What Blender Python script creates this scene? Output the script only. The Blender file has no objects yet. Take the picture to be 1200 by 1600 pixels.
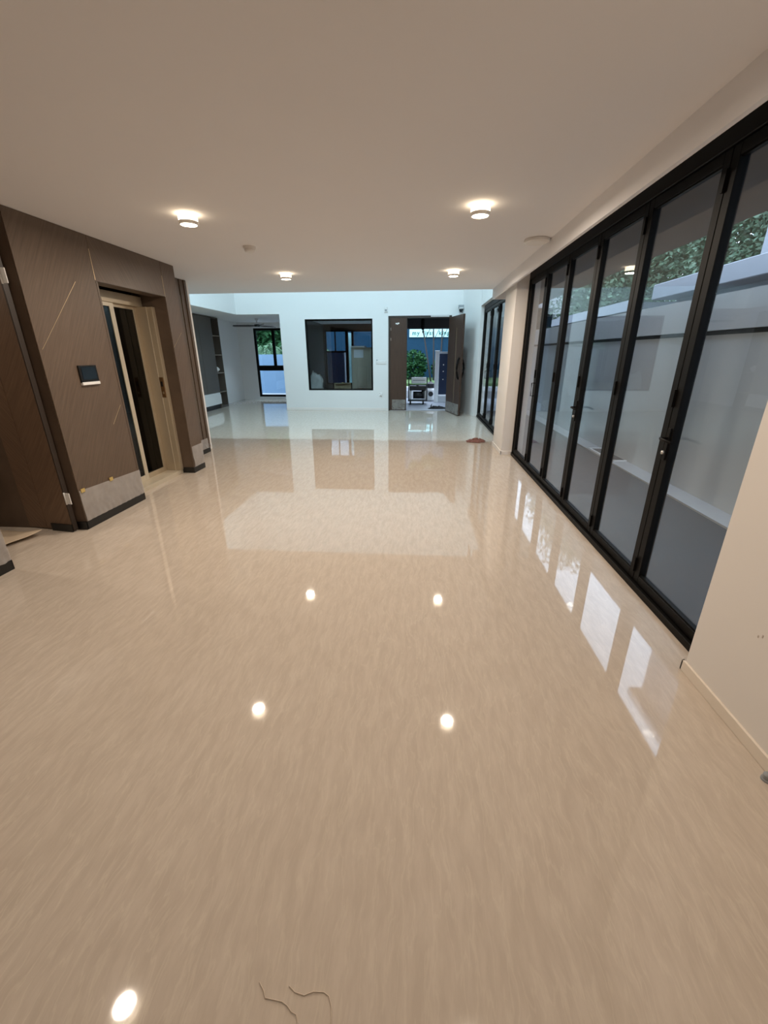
import bpy, bmesh, math, random
from mathutils import Vector, Matrix, noise

random.seed(7)
scene = bpy.context.scene
COL = scene.collection

# ------------------------------------------------------------------ camera, world, exposure
def look(yaw, pitch, roll):
    cy, sy, cp, sp = math.cos(yaw), math.sin(yaw), math.cos(pitch), math.sin(pitch)
    f = Vector((sy * cp, cy * cp, sp)); r = Vector((cy, -sy, 0)); u = r.cross(f)
    cr, sr = math.cos(roll), math.sin(roll)
    r, u = cr * r + sr * u, -sr * r + cr * u
    return Matrix((r, u, -f)).transposed().to_4x4()

cam_d = bpy.data.cameras.new('camera')
cam_d.sensor_fit = 'VERTICAL'; cam_d.sensor_height = 36.0
cam_d.lens = 650.83 / 1600.0 * 36.0
cam_d.clip_start = 0.02; cam_d.clip_end = 300
cam = bpy.data.objects.new('camera', cam_d); COL.objects.link(cam)
cam.matrix_world = Matrix.Translation((0, 0, 1.5)) @ look(-0.0803, -0.3627, -0.0045)
scene.camera = cam

SKY = (0.66, 0.80, 1.0); SKY_STRENGTH = 6.0
WARM = (1.0, 0.85, 0.695); LAMP_W = 27.0          # indoor ceiling lamps
COOL = (0.60, 0.87, 1.0); VOID_W = 72.0          # lamps high up in the double-height hall
world = bpy.data.worlds.new('overcast_sky'); scene.world = world
world.use_nodes = True
bg = world.node_tree.nodes['Background']
bg.inputs['Color'].default_value = (*SKY, 1); bg.inputs['Strength'].default_value = SKY_STRENGTH

vs = scene.view_settings
vs.view_transform = 'Standard'; vs.look = 'None'; vs.gamma = 1.0; vs.use_curve_mapping = False
vs.exposure = 0.0
scene.cycles.use_denoising = True
scene.cycles.max_bounces = 10
scene.cycles.diffuse_bounces = 5
scene.cycles.glossy_bounces = 5
scene.cycles.transparent_max_bounces = 16
scene.cycles.sample_clamp_indirect = 6.0

# ------------------------------------------------------------------ materials
def new_mat(name):
    m = bpy.data.materials.new(name); m.use_nodes = True
    nt = m.node_tree
    return m, nt, nt.nodes['Principled BSDF']

def mat(name, col, rough=0.5, metal=0.0, spec=0.5, var=0.06, scale=6.0, bump=0.0, emit=None, emit_s=0.0, coat=0.0):
    m, nt, p = new_mat(name)
    p.inputs['Roughness'].default_value = rough; p.inputs['Metallic'].default_value = metal
    p.inputs['Specular IOR Level'].default_value = spec; p.inputs['Coat Weight'].default_value = coat
    tc = nt.nodes.new('ShaderNodeTexCoord'); nz = nt.nodes.new('ShaderNodeTexNoise')
    nz.inputs['Scale'].default_value = scale; nz.inputs['Detail'].default_value = 4
    nt.links.new(tc.outputs['Object'], nz.inputs['Vector'])
    mx = nt.nodes.new('ShaderNodeMix'); mx.data_type = 'RGBA'
    mx.inputs[6].default_value = (*[max(0, c * (1 - var)) for c in col], 1)
    mx.inputs[7].default_value = (*[min(1, c * (1 + var)) for c in col], 1)
    nt.links.new(nz.outputs['Fac'], mx.inputs[0]); nt.links.new(mx.outputs[2], p.inputs['Base Color'])
    if bump:
        b = nt.nodes.new('ShaderNodeBump'); b.inputs['Strength'].default_value = bump; b.inputs['Distance'].default_value = 0.01
        nt.links.new(nz.outputs['Fac'], b.inputs['Height']); nt.links.new(b.outputs[0], p.inputs['Normal'])
    if emit:
        p.inputs['Emission Color'].default_value = (*emit, 1); p.inputs['Emission Strength'].default_value = emit_s
    return m

def glass_mat(name, tint, refl=0.0):
    m, nt, p = new_mat(name); nt.nodes.remove(p)
    out = nt.nodes['Material Output']
    tr = nt.nodes.new('ShaderNodeBsdfTransparent'); tr.inputs[0].default_value = (*tint, 1)
    gl = nt.nodes.new('ShaderNodeBsdfGlossy'); gl.inputs['Roughness'].default_value = 0.0
    # Fresnel reflectance (Schlick), the same on both faces of the thin pane
    lw = nt.nodes.new('ShaderNodeLayerWeight'); lw.inputs['Blend'].default_value = 0.5
    pw = nt.nodes.new('ShaderNodeMath'); pw.operation = 'POWER'; pw.inputs[1].default_value = 5.0
    nt.links.new(lw.outputs['Facing'], pw.inputs[0])
    ad = nt.nodes.new('ShaderNodeMath'); ad.operation = 'MULTIPLY_ADD'
    ad.inputs[1].default_value = 0.96; ad.inputs[2].default_value = 0.04 + refl; ad.use_clamp = True
    nt.links.new(pw.outputs[0], ad.inputs[0])
    mx = nt.nodes.new('ShaderNodeMixShader')
    nt.links.new(ad.outputs[0], mx.inputs[0]); nt.links.new(tr.outputs[0], mx.inputs[1]); nt.links.new(gl.outputs[0], mx.inputs[2])
    nt.links.new(mx.outputs[0], out.inputs['Surface'])
    return m

def film_mat(name, col, opacity):
    m, nt, p = new_mat(name)
    p.inputs['Base Color'].default_value = (*col, 1); p.inputs['Roughness'].default_value = 0.3
    out = nt.nodes['Material Output']
    tr = nt.nodes.new('ShaderNodeBsdfTransparent')
    tc = nt.nodes.new('ShaderNodeTexCoord'); nz = nt.nodes.new('ShaderNodeTexNoise'); nz.inputs['Scale'].default_value = 9
    nt.links.new(tc.outputs['Object'], nz.inputs['Vector'])
    mr = nt.nodes.new('ShaderNodeMapRange'); mr.inputs[3].default_value = opacity - 0.12; mr.inputs[4].default_value = opacity + 0.12
    nt.links.new(nz.outputs['Fac'], mr.inputs[0])
    mx = nt.nodes.new('ShaderNodeMixShader')
    nt.links.new(mr.outputs[0], mx.inputs[0]); nt.links.new(tr.outputs[0], mx.inputs[1]); nt.links.new(p.outputs[0], mx.inputs[2])
    nt.links.new(mx.outputs[0], out.inputs['Surface'])
    return m

def marble_mat():
    m, nt, p = new_mat('polished_beige_marble')
    N, L = nt.nodes, nt.links
    tc = N.new('ShaderNodeTexCoord')
    # slow wobble, then stretched grain: short wavy streaks that run along the hall
    mp = N.new('ShaderNodeMapping'); mp.inputs['Scale'].default_value = (14.0, 2.7, 1.0); mp.inputs['Rotation'].default_value = (0, 0, 0.08)
    wob = N.new('ShaderNodeTexNoise'); wob.inputs['Scale'].default_value = 3.0; wob.inputs['Detail'].default_value = 3
    L.new(tc.outputs['Object'], wob.inputs['Vector'])
    add = N.new('ShaderNodeVectorMath'); add.operation = 'MULTIPLY_ADD'
    add.inputs[1].default_value = (0.09, 0.05, 0.0)
    L.new(wob.outputs['Color'], add.inputs[0]); L.new(tc.outputs['Object'], add.inputs[2]); L.new(add.outputs[0], mp.inputs['Vector'])
    gr = N.new('ShaderNodeTexNoise'); gr.inputs['Scale'].default_value = 2.2; gr.inputs['Detail'].default_value = 6; gr.inputs['Roughness'].default_value = 0.62
    L.new(mp.outputs[0], gr.inputs['Vector'])
    rp = N.new('ShaderNodeValToRGB'); rp.color_ramp.elements[0].position = 0.38; rp.color_ramp.elements[1].position = 0.63
    rp.color_ramp.elements[0].color = (0.53, 0.453, 0.378, 1); rp.color_ramp.elements[1].color = (0.595, 0.515, 0.435, 1)
    L.new(gr.outputs['Fac'], rp.inputs[0])
    # pale wavy veins
    mp2 = N.new('ShaderNodeMapping'); mp2.inputs['Scale'].default_value = (8.0, 1.3, 1.0); mp2.inputs['Rotation'].default_value = (0, 0, -0.06)
    L.new(add.outputs[0], mp2.inputs['Vector'])
    vn = N.new('ShaderNodeTexNoise'); vn.inputs['Scale'].default_value = 3.3; vn.inputs['Detail'].default_value = 5
    L.new(mp2.outputs[0], vn.inputs['Vector'])
    vr = N.new('ShaderNodeValToRGB')
    e = vr.color_ramp.elements; e[0].position = 0.50; e[0].color = (0, 0, 0, 1); e[1].position = 0.53; e[1].color = (1, 1, 1, 1)
    e2 = vr.color_ramp.elements.new(0.56); e2.color = (0, 0, 0, 1)
    L.new(vn.outputs['Fac'], vr.inputs[0])
    big = N.new('ShaderNodeTexNoise'); big.inputs['Scale'].default_value = 0.9; big.inputs['Detail'].default_value = 3
    L.new(tc.outputs['Object'], big.inputs['Vector'])
    mul = N.new('ShaderNodeMath'); mul.operation = 'MULTIPLY'; L.new(vr.outputs[0], mul.inputs[0]); L.new(big.outputs['Fac'], mul.inputs[1])
    mul2 = N.new('ShaderNodeMath'); mul2.operation = 'MULTIPLY'; mul2.inputs[1].default_value = 0.5; L.new(mul.outputs[0], mul2.inputs[0])
    mx = N.new('ShaderNodeMix'); mx.data_type = 'RGBA'; mx.inputs[7].default_value = (0.72, 0.65, 0.54, 1)
    L.new(mul2.outputs[0], mx.inputs[0]); L.new(rp.outputs[0], mx.inputs[6])
    L.new(mx.outputs[2], p.inputs['Base Color'])
    p.inputs['Roughness'].default_value = 0.035; p.inputs['IOR'].default_value = 1.55
    # the faintest waviness of hand polishing
    bn = N.new('ShaderNodeTexNoise'); bn.inputs['Scale'].default_value = 4.0; bn.inputs['Detail'].default_value = 2
    L.new(tc.outputs['Object'], bn.inputs['Vector'])
    b = N.new('ShaderNodeBump'); b.inputs['Strength'].default_value = 0.008; b.inputs['Distance'].default_value = 0.01
    L.new(bn.outputs['Fac'], b.inputs['Height']); L.new(b.outputs[0], p.inputs['Normal'])
    return m

def veneer_mat(name, axis, angle, base):
    """wood veneer whose grain slants at `angle` in the wall plane (axis = normal of that plane)"""
    m, nt, p = new_mat(name)
    N, L = nt.nodes, nt.links
    tc = N.new('ShaderNodeTexCoord'); mp = N.new('ShaderNodeMapping'); mp.vector_type = 'TEXTURE'
    if axis == 'x':
        mp.inputs['Rotation'].default_value = (angle, 0, 0); mp.inputs['Scale'].default_value = (1, 1 / 22, 1 / 1.0)
    else:
        mp.inputs['Rotation'].default_value = (0, angle, 0); mp.inputs['Scale'].default_value = (1 / 22, 1, 1 / 1.0)
    L.new(tc.outputs['Object'], mp.inputs['Vector'])
    nz = N.new('ShaderNodeTexNoise'); nz.inputs['Scale'].default_value = 3.0; nz.inputs['Detail'].default_value = 7; nz.inputs['Roughness'].default_value = 0.6
    L.new(mp.outputs[0], nz.inputs['Vector'])
    rp = N.new('ShaderNodeValToRGB'); rp.color_ramp.elements[0].position = 0.3; rp.color_ramp.elements[1].position = 0.72
    rp.color_ramp.elements[0].color = (*[c * 0.80 for c in base], 1); rp.color_ramp.elements[1].color = (*[c * 1.22 for c in base], 1)
    L.new(nz.outputs['Fac'], rp.inputs[0]); L.new(rp.outputs[0], p.inputs['Base Color'])
    p.inputs['Roughness'].default_value = 0.42; p.inputs['Specular IOR Level'].default_value = 0.35
    return m

M = {}
M['marble'] = marble_mat()
M['wall'] = mat('white_wall_paint', (0.80, 0.765, 0.73), 0.75, var=0.015, scale=2)
M['ceiling'] = mat('ceiling_paint', (0.785, 0.775, 0.79), 0.85, var=0.015, scale=2)
M['hallwall'] = mat('hall_wall_paint', (0.78, 0.79, 0.79), 0.75, var=0.015, scale=2)
M['skirt'] = mat('skirting_stone', (0.80, 0.72, 0.62), 0.25, var=0.04)
BROWN = (0.122, 0.086, 0.062)
M['veneer_a'] = veneer_mat('walnut_veneer_rising', 'x', math.radians(-32), BROWN)
M['veneer_b'] = veneer_mat('walnut_veneer_falling', 'x', math.radians(32), BROWN)
M['veneer_v'] = veneer_mat('walnut_veneer_upright', 'x', 0.0, (0.112, 0.078, 0.055))
M['veneer_y'] = veneer_mat('walnut_veneer_door', 'y', math.radians(-38), (0.165, 0.105, 0.068))
M['veneer_y2'] = veneer_mat('walnut_veneer_door_mirrored', 'y', math.radians(38), (0.165, 0.105, 0.068))
M['entry_wood'] = veneer_mat('entrance_door_veneer', 'y', 0.0, (0.064, 0.038, 0.027))
M['entry_dark'] = mat('entrance_frame_wood', (0.035, 0.024, 0.018), 0.45, var=0.15, scale=12)
M['black'] = mat('black_aluminium', (0.005, 0.0045, 0.004), 0.5, spec=0.15, var=0.1, scale=20)
M['blackplinth'] = mat('black_plinth', (0.008, 0.008, 0.008), 0.3, var=0.1)
M['rubber'] = mat('black_rubber', (0.01, 0.01, 0.01), 0.6, var=0.1)
M['beigemetal'] = mat('champagne_lift_frame', (0.46, 0.38, 0.27), 0.38, metal=0.25, var=0.05)
M['palebar'] = mat('pale_lift_stile', (0.62, 0.55, 0.43), 0.35, metal=0.2, var=0.05)
M['liftcab'] = mat('lift_car_lining', (0.05, 0.038, 0.028), 0.4, var=0.1)
M['brass'] = mat('brass_inlay', (0.72, 0.55, 0.34), 0.3, metal=0.9, var=0.05)  # metal of the key switch, also painted as glints on the veneer
M['brasspanel'] = mat('bronze_call_plate', (0.22, 0.12, 0.05), 0.35, metal=0.6, var=0.08)
M['steel'] = mat('satin_steel', (0.6, 0.58, 0.55), 0.3, metal=0.9, var=0.05)
M['white'] = mat('white_plastic', (0.80, 0.80, 0.79), 0.4, var=0.02)
M['greyplastic'] = mat('grey_plastic', (0.30, 0.32, 0.34), 0.45, var=0.05)
M['screen'] = mat('dark_screen', (0.012, 0.02, 0.028), 0.12, var=0.2)
M['tape'] = mat('masking_tape', (0.55, 0.40, 0.14), 0.6, var=0.1)
M['film'] = film_mat('protective_film', (0.55, 0.52, 0.50), 0.58)
M['glass'] = glass_mat('clear_door_glass', (0.93, 0.96, 0.97), 0.0)
M['glassdark'] = glass_mat('smoked_glass', (0.84, 0.88, 0.90), 0.0)
M['liftglass'] = glass_mat('lift_glass', (0.4, 0.44, 0.44), 0.0)
M['lamp_body'] = mat('lamp_acrylic', (0.9, 0.85, 0.75), 0.3, var=0.0, emit=(1.0, 0.80, 0.55), emit_s=8.0)
M['discgrey'] = mat('aged_white_plastic', (0.74, 0.72, 0.70), 0.5, var=0.03)  # white plastic, greyed in its colour for the shade on its sides
M['lamp_ring'] = mat('lamp_white_ring', (0.85, 0.83, 0.80), 0.35, var=0.0)
M['lamp_disc'] = mat('lamp_diffuser', (0.9, 0.88, 0.85), 0.3, var=0.0, emit=(1.0, 0.88, 0.68), emit_s=26.0)
M['cool_disc'] = mat('cool_lamp_diffuser', (0.9, 0.9, 0.9), 0.3, var=0.0, emit=COOL, emit_s=20.0)
M['darkcab'] = mat('dark_taupe_cabinet', (0.10, 0.088, 0.074), 0.5, var=0.08, scale=14)
M['shelfwood'] = mat('shelf_lining', (0.10, 0.085, 0.07), 0.5, var=0.1, scale=14)
M['shelfedge'] = mat('shelf_edge', (0.30, 0.25, 0.20), 0.45, var=0.1)
M['benchwhite'] = mat('white_lacquer', (0.80, 0.82, 0.83), 0.25, var=0.02)
M['paper'] = mat('brown_floor_paper', (0.62, 0.50, 0.37), 0.7, var=0.07, scale=12, bump=0.2)
M['rag'] = mat('maroon_rag', (0.20, 0.09, 0.075), 0.9, var=0.35, scale=30, bump=0.4)
M['darkcloth'] = mat('dark_cloth', (0.02, 0.02, 0.022), 0.9, var=0.4, scale=25, bump=0.4)
M['thread'] = mat('pale_fibre', (0.62, 0.52, 0.42), 0.8, var=0.1)
M['yardwall'] = mat('yard_wall_render', (0.50, 0.51, 0.52), 0.85, var=0.09, scale=1.6)
M['yardcap'] = mat('yard_wall_cap', (0.56, 0.59, 0.63), 0.8, var=0.05, scale=2)
M['yardline'] = mat('yard_wall_groove', (0.03, 0.032, 0.035), 0.7, var=0.1)  # near-black recessed strip under the upper wall band
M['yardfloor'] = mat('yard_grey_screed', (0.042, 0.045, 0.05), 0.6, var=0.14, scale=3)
M['kerb'] = mat('yard_kerb', (0.36, 0.36, 0.36), 0.8, var=0.08)
M['soffit'] = mat('canopy_soffit', (0.17, 0.13, 0.105), 0.9, var=0.08)
M['concrete'] = mat('pale_concrete', (0.55, 0.57, 0.6), 0.85, var=0.06)
M['eave'] = mat('weathered_eave', (0.24, 0.255, 0.28), 0.85, var=0.06)
M['smudge'] = mat('wall_smudge', (0.52, 0.45, 0.40), 0.8, var=0.05)
M['innerdark'] = mat('dark_inner_lining', (0.035, 0.035, 0.035), 0.7, var=0.1)  # near-black colour for the walls of the inner room
M['filmthin'] = film_mat('thin_door_film', (0.55, 0.53, 0.50), 0.38)
M['housewhite'] = mat('neighbour_white', (0.66, 0.69, 0.74), 0.8, var=0.04)
M['housedark'] = mat('neighbour_dark', (0.05, 0.055, 0.06), 0.6, var=0.1)
M['ground'] = mat('asphalt', (0.09, 0.095, 0.10), 0.8, var=0.15, scale=2)
M['grass'] = mat('lawn', (0.06, 0.12, 0.03), 0.9, var=0.4, scale=14)
M['hoarding'] = mat('blue_grey_hoarding', (0.016, 0.05, 0.085), 0.9, spec=0.05, var=0.12)
M['signboard'] = mat('sign_face', (0.52, 0.82, 0.80), 0.4, var=0.03)
M['signink'] = mat('sign_lettering', (0.015, 0.12, 0.10), 0.5, var=0.1)
M['gateblue'] = mat('gate_navy', (0.022, 0.036, 0.075), 0.4, spec=0.2, var=0.15)
M['postwhite'] = mat('post_white', (0.86, 0.88, 0.90), 0.6, var=0.03)
M['leaf'] = mat('leaf_green', (0.075, 0.135, 0.075), 0.6, var=0.45, scale=5)
M['leaf2'] = mat('leaf_dark', (0.02, 0.075, 0.025), 0.7, spec=0.15, var=0.5, scale=5)
M['palm'] = mat('palm_green', (0.05, 0.14, 0.05), 0.5, var=0.4, scale=6)
M['bark'] = mat('bark', (0.035, 0.032, 0.03), 0.9, var=0.3, scale=20)
M['carton'] = mat('cardboard', (0.36, 0.28, 0.17), 0.8, var=0.08)
M['wardrobe'] = mat('wrapped_cabinet', (0.36, 0.33, 0.26), 0.6, var=0.06)
M['sack'] = mat('white_woven_sack', (0.62, 0.63, 0.60), 0.8, var=0.15, scale=20, bump=0.4)
M['machine'] = mat('machine_black', (0.02, 0.02, 0.022), 0.45, var=0.2, scale=30)
M['machinegrey'] = mat('machine_grey', (0.25, 0.26, 0.27), 0.4, metal=0.5, var=0.1)
M['bluewall'] = mat('side_yard_wall', (0.23, 0.37, 0.52), 0.8, var=0.03)  # blue daylight on a white wall, put into its colour
M['darkfloor'] = mat('porch_stone', (0.30, 0.32, 0.36), 0.5, var=0.08)

# ------------------------------------------------------------------ geometry helpers
def obj(name, me_or_bm, m, parent=None, smooth=False):
    if isinstance(me_or_bm, bmesh.types.BMesh):
        me = bpy.data.meshes.new(name); me_or_bm.to_mesh(me); me_or_bm.free()
    else:
        me = me_or_bm
    if m is not None and not me.materials:
        me.materials.append(M[m] if isinstance(m, str) else m)
    if smooth:
        for f in me.polygons: f.use_smooth = True
    o = bpy.data.objects.new(name, me); COL.objects.link(o)
    if parent is not None: o.parent = parent
    return o

def bbox(bm, x0, x1, y0, y1, z0, z1, bev=0.0, seg=1):
    vs_ = [bm.verts.new(c) for c in ((x0,y0,z0),(x1,y0,z0),(x1,y1,z0),(x0,y1,z0),(x0,y0,z1),(x1,y0,z1),(x1,y1,z1),(x0,y1,z1))]
    fs = [bm.faces.new([vs_[i] for i in f]) for f in ((0,3,2,1),(4,5,6,7),(0,1,5,4),(1,2,6,5),(2,3,7,6),(3,0,4,7))]
    if bev > 0:
        es = list({e for f in fs for e in f.edges})
        bmesh.ops.bevel(bm, geom=es, offset=bev, segments=seg, affect='EDGES', profile=0.5)

def box(name, x0, x1, y0, y1, z0, z1, m, parent=None, bev=0.0, seg=1):
    bm = bmesh.new(); bbox(bm, x0, x1, y0, y1, z0, z1, bev, seg)
    return obj(name, bm, m, parent)

def boxes(name, lst, m, parent=None, bev=0.0):
    bm = bmesh.new()
    for b in lst: bbox(bm, *b, bev)
    return obj(name, bm, m, parent)

def lathe_bm(profile, n=32, cx=0, cy=0, bm=None):
    bm = bm or bmesh.new(); rings = []
    for r, z in profile:
        if r < 1e-6: rings.append([bm.verts.new((cx, cy, z))])
        else: rings.append([bm.verts.new((cx + r * math.cos(2*math.pi*i/n), cy + r * math.sin(2*math.pi*i/n), z)) for i in range(n)])
    for a, b in zip(rings, rings[1:]):
        for i in range(n):
            j = (i + 1) % n
            if len(a) == 1 and len(b) == 1: continue
            if len(a) == 1: bm.faces.new((a[0], b[j], b[i]))
            elif len(b) == 1: bm.faces.new((a[i], a[j], b[0]))
            else: bm.faces.new((a[i], a[j], b[j], b[i]))
    bmesh.ops.recalc_face_normals(bm, faces=bm.faces)
    return bm

def lathe(name, profile, m, parent=None, n=32, cx=0, cy=0):
    return obj(name, lathe_bm(profile, n, cx, cy), m, parent, smooth=False)

def tube_bm(pts, r, n=8, bm=None, rs=None):
    bm = bm or bmesh.new(); pts = [Vector(p) for p in pts]; rings = []
    for i, p in enumerate(pts):
        d = (pts[min(i+1, len(pts)-1)] - pts[max(i-1, 0)]).normalized()
        a = d.cross(Vector((0,0,1)))
        if a.length < 1e-4: a = d.cross(Vector((1,0,0)))
        a.normalize(); b = d.cross(a).normalized(); rr = rs[i] if rs else r
        rings.append([bm.verts.new(p + rr * (math.cos(2*math.pi*k/n) * a + math.sin(2*math.pi*k/n) * b)) for k in range(n)])
    for u, v in zip(rings, rings[1:]):
        for k in range(n):
            bm.faces.new((u[k], u[(k+1) % n], v[(k+1) % n], v[k]))
    bm.faces.new(rings[0][::-1]); bm.faces.new(rings[-1])
    bmesh.ops.recalc_face_normals(bm, faces=bm.faces)
    return bm

def tube(name, pts, r, m, parent=None, n=8, rs=None):
    return obj(name, tube_bm(pts, r, n, rs=rs), m, parent, smooth=True)

def prism_bm(poly, z0, z1, bm=None):
    bm = bm or bmesh.new()
    lo = [bm.verts.new((x, y, z0)) for x, y in poly]; hi = [bm.verts.new((x, y, z1)) for x, y in poly]
    n = len(poly)
    bm.faces.new(lo[::-1]); bm.faces.new(hi)
    for i in range(n): bm.faces.new((lo[i], lo[(i+1) % n], hi[(i+1) % n], hi[i]))
    bmesh.ops.recalc_face_normals(bm, faces=bm.faces)
    return bm

def grid_bm(nu, nv, fn, bm=None, thick=None):
    bm = bm or bmesh.new()
    g = [[bm.verts.new(fn(i / nu, j / nv)) for j in range(nv + 1)] for i in range(nu + 1)]
    for i in range(nu):
        for j in range(nv): bm.faces.new((g[i][j], g[i+1][j], g[i+1][j+1], g[i][j+1]))
    bmesh.ops.recalc_face_normals(bm, faces=bm.faces)
    if thick: bmesh.ops.solidify(bm, geom=bm.faces[:], thickness=thick)
    return bm

def thing(name, label, cat, loc=(0,0,0), rotz=0.0, group=None):
    o = bpy.data.objects.new(name, None); COL.objects.link(o)
    o.location = loc; o.rotation_euler = (0, 0, rotz); o.empty_display_size = 0.1
    o['label'] = label; o['category'] = cat
    if group: o['group'] = group
    return o

def tag(o, label, cat, group=None, kind=None):
    o['label'] = label; o['category'] = cat
    if group: o['group'] = group
    if kind: o['kind'] = kind
    return o

def struct(o, label=None):
    o['kind'] = 'structure'
    if label: o['label'] = label
    return o

def root(name, loc=(0,0,0), rotz=0.0):
    o = bpy.data.objects.new(name, None); COL.objects.link(o); o.location = loc; o.rotation_euler = (0,0,rotz); o.empty_display_size = 0.1
    return o

def copy_tree(o, parent=None):
    c = o.copy(); COL.objects.link(c); c.parent = parent
    for ch in list(o.children): copy_tree(ch, c)
    return c

# ------------------------------------------------------------------ the shell of the house
CZ = 2.51            # ceiling height
HALL = 8.0           # the low ceiling ends here, the double-height hall begins
BACK = 12.05         # face of the far wall

bm = bmesh.new()
bbox(bm, -8.1, 1.60, -3.1, BACK + 0.15, -0.12, 0.0)
bbox(bm, -8.1, -0.85, BACK + 0.15, 16.2, -0.12, 0.0)
struct(obj('floor', bm, 'marble'), 'glossy polished beige marble floor')

struct(boxes('ceiling', [(-8.1, 1.209, -3.1, HALL, CZ, 2.78)], 'ceiling'), 'plain ceiling of the low room')
struct(boxes('ceiling', [(1.209, 1.65, -3.1, HALL, 2.62, 2.78)], 'ceiling'), 'ceiling of the curtain pocket')
struct(boxes('ceiling', [(-8.1, -5.1, HALL, 16.2, CZ, 2.78), (-5.1, -3.60, BACK + 0.15, 16.2, CZ, 2.78)], 'hallwall'), 'low ceiling over the far left rooms')
struct(boxes('ceiling', [(-5.1, 1.6, HALL - 0.15, BACK + 0.2, 5.6, 5.75)], 'hallwall'), 'high ceiling of the double-height hall')
# curtain pelmet hanging along the ceiling edge
struct(boxes('trim_1', [(1.209, 1.238, -3.1, HALL - 0.03, 2.354, 2.64), (1.209, 1.50, HALL - 0.03, HALL, 2.354, 2.64)], 'ceiling'), 'curtain pelmet along the ceiling edge')

struct(boxes('wall_behind', [(-8.1, 1.65, -3.25, -3.1, 0, 2.78)], 'wall'))
struct(boxes('wall_outer_left', [(-8.25, -8.1, -3.25, 16.2, 0, 2.78)], 'wall'))

# near right wall
w = struct(boxes('wall_right_near', [(1.369, 1.62, -3.1, 1.80, 0, 2.64)], 'wall', bev=0.002), 'pinkish white wall beside the camera')
for dy, dz, l in ((0.0, 0.0, 0.012), (0.018, -0.012, 0.010)):
    box('scuff_mark', 1.3675, 1.3692, 1.462 + dy, 1.467 + dy, 0.452 + dz, 0.452 + dz + l, 'smudge', w)
struct(boxes('baseboard_right', [(1.357, 1.369, -3.1, 1.812, 0, 0.058), (1.357, 1.372, 1.80, 1.812, 0, 0.058)], 'skirt', bev=0.002))

# pillar between the two folding doors
struct(boxes('wall_pillar', [(1.328, 1.65, 6.62, 7.40, 0, 2.64), (1.50, 1.65, 7.40, 8.03, 0, 2.64)], 'wall'), 'white pillar between the folding doors')
struct(boxes('baseboard_pillar', [(1.316, 1.328, 6.608, 7.41, 0, 0.06), (1.316, 1.485, 6.608, 6.62, 0, 0.06)], 'wall', bev=0.002))

# right side of the hall
bm = bmesh.new()
bbox(bm, 1.42, 1.60, 8.0, 10.95, 2.545, 3.2)
bbox(bm, 1.42, 1.60, 8.0, 8.5, 3.2, 5.6)
bbox(bm, 1.42, 1.60, 10.6, 10.95, 3.2, 5.6)
bbox(bm, 1.42, 1.60, 8.5, 10.6, 5.2, 5.6)
prism_bm([(1.42, 10.95), (1.60, 10.95), (1.60, 12.2), (1.08, 12.2), (1.10, BACK)], 0, 5.6, bm)
struct(obj('wall_right_hall', bm, 'hallwall'))
struct(boxes('wall_hall_front', [(-5.1, 1.6, HALL - 0.15, HALL, 2.78, 5.6)], 'hallwall'))
struct(boxes('wall_hall_left', [(-5.1, -4.95, HALL, BACK, CZ, 5.6)], 'hallwall'))

# far wall with the inner window and the entrance
NX0, NX1, NZ0, NZ1 = -3.08, -1.255, 0.545, 2.375
DX0, DX1, DZ = -0.83, 0.83, 2.435
OX = -3.765
B0, B1 = BACK, BACK + 0.15
struct(boxes('wall_back', [
    (-5.1, OX, B0, B1, CZ, 5.6), (OX, NX0, B0, B1, 0, 5.6), (NX0, NX1, B0, B1, 0, NZ0), (NX0, NX1, B0, B1, NZ1, 5.6),
    (NX1, DX0, B0, B1, 0, 5.6), (DX0, DX1, B0, B1, DZ, 5.6), (DX1, 1.11, B0, B1, 0, 5.6)], 'hallwall'), 'cool white far wall of the hall')
struct(boxes('baseboard_back', [(OX, DX0 - 0.02, B0 - 0.012, B0, 0, 0.07)], 'wall', bev=0.002))

# rooms behind the far wall
struct(boxes('wall_far_left_room', [(OX, -3.60, B1, 15.0, 0, CZ)], 'hallwall'))
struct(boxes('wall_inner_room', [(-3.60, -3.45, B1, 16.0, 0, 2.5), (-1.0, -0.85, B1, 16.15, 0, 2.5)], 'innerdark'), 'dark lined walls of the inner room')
WX0, WX1, WZ0, WZ1 = -5.64, -3.9, 0.09, 2.33
struct(boxes('wall_far_left', [(-6.35, WX0, 15.0, 15.15, 0, CZ), (WX0, WX1, 15.0, 15.15, 0, WZ0), (WX0, WX1, 15.0, 15.15, WZ1, CZ), (WX1, -3.60, 15.0, 15.15, 0, CZ),
       (-6.35, -6.2, 12.95, 15.0, 0, CZ), (-8.1, -6.2, 12.95, 13.1, 0, CZ)], 'hallwall'))
KX0, KX1, KZ0, KZ1 = -3.40, -1.35, 0.45, 2.30
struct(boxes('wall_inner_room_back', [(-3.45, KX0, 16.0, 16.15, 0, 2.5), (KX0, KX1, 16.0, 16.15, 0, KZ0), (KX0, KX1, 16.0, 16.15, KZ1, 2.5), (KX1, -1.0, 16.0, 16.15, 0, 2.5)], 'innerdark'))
struct(boxes('ceiling', [(-3.60, -0.85, B1, 16.2, 2.5, 2.65)], 'hallwall'), 'ceiling of the dark inner room')

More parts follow.
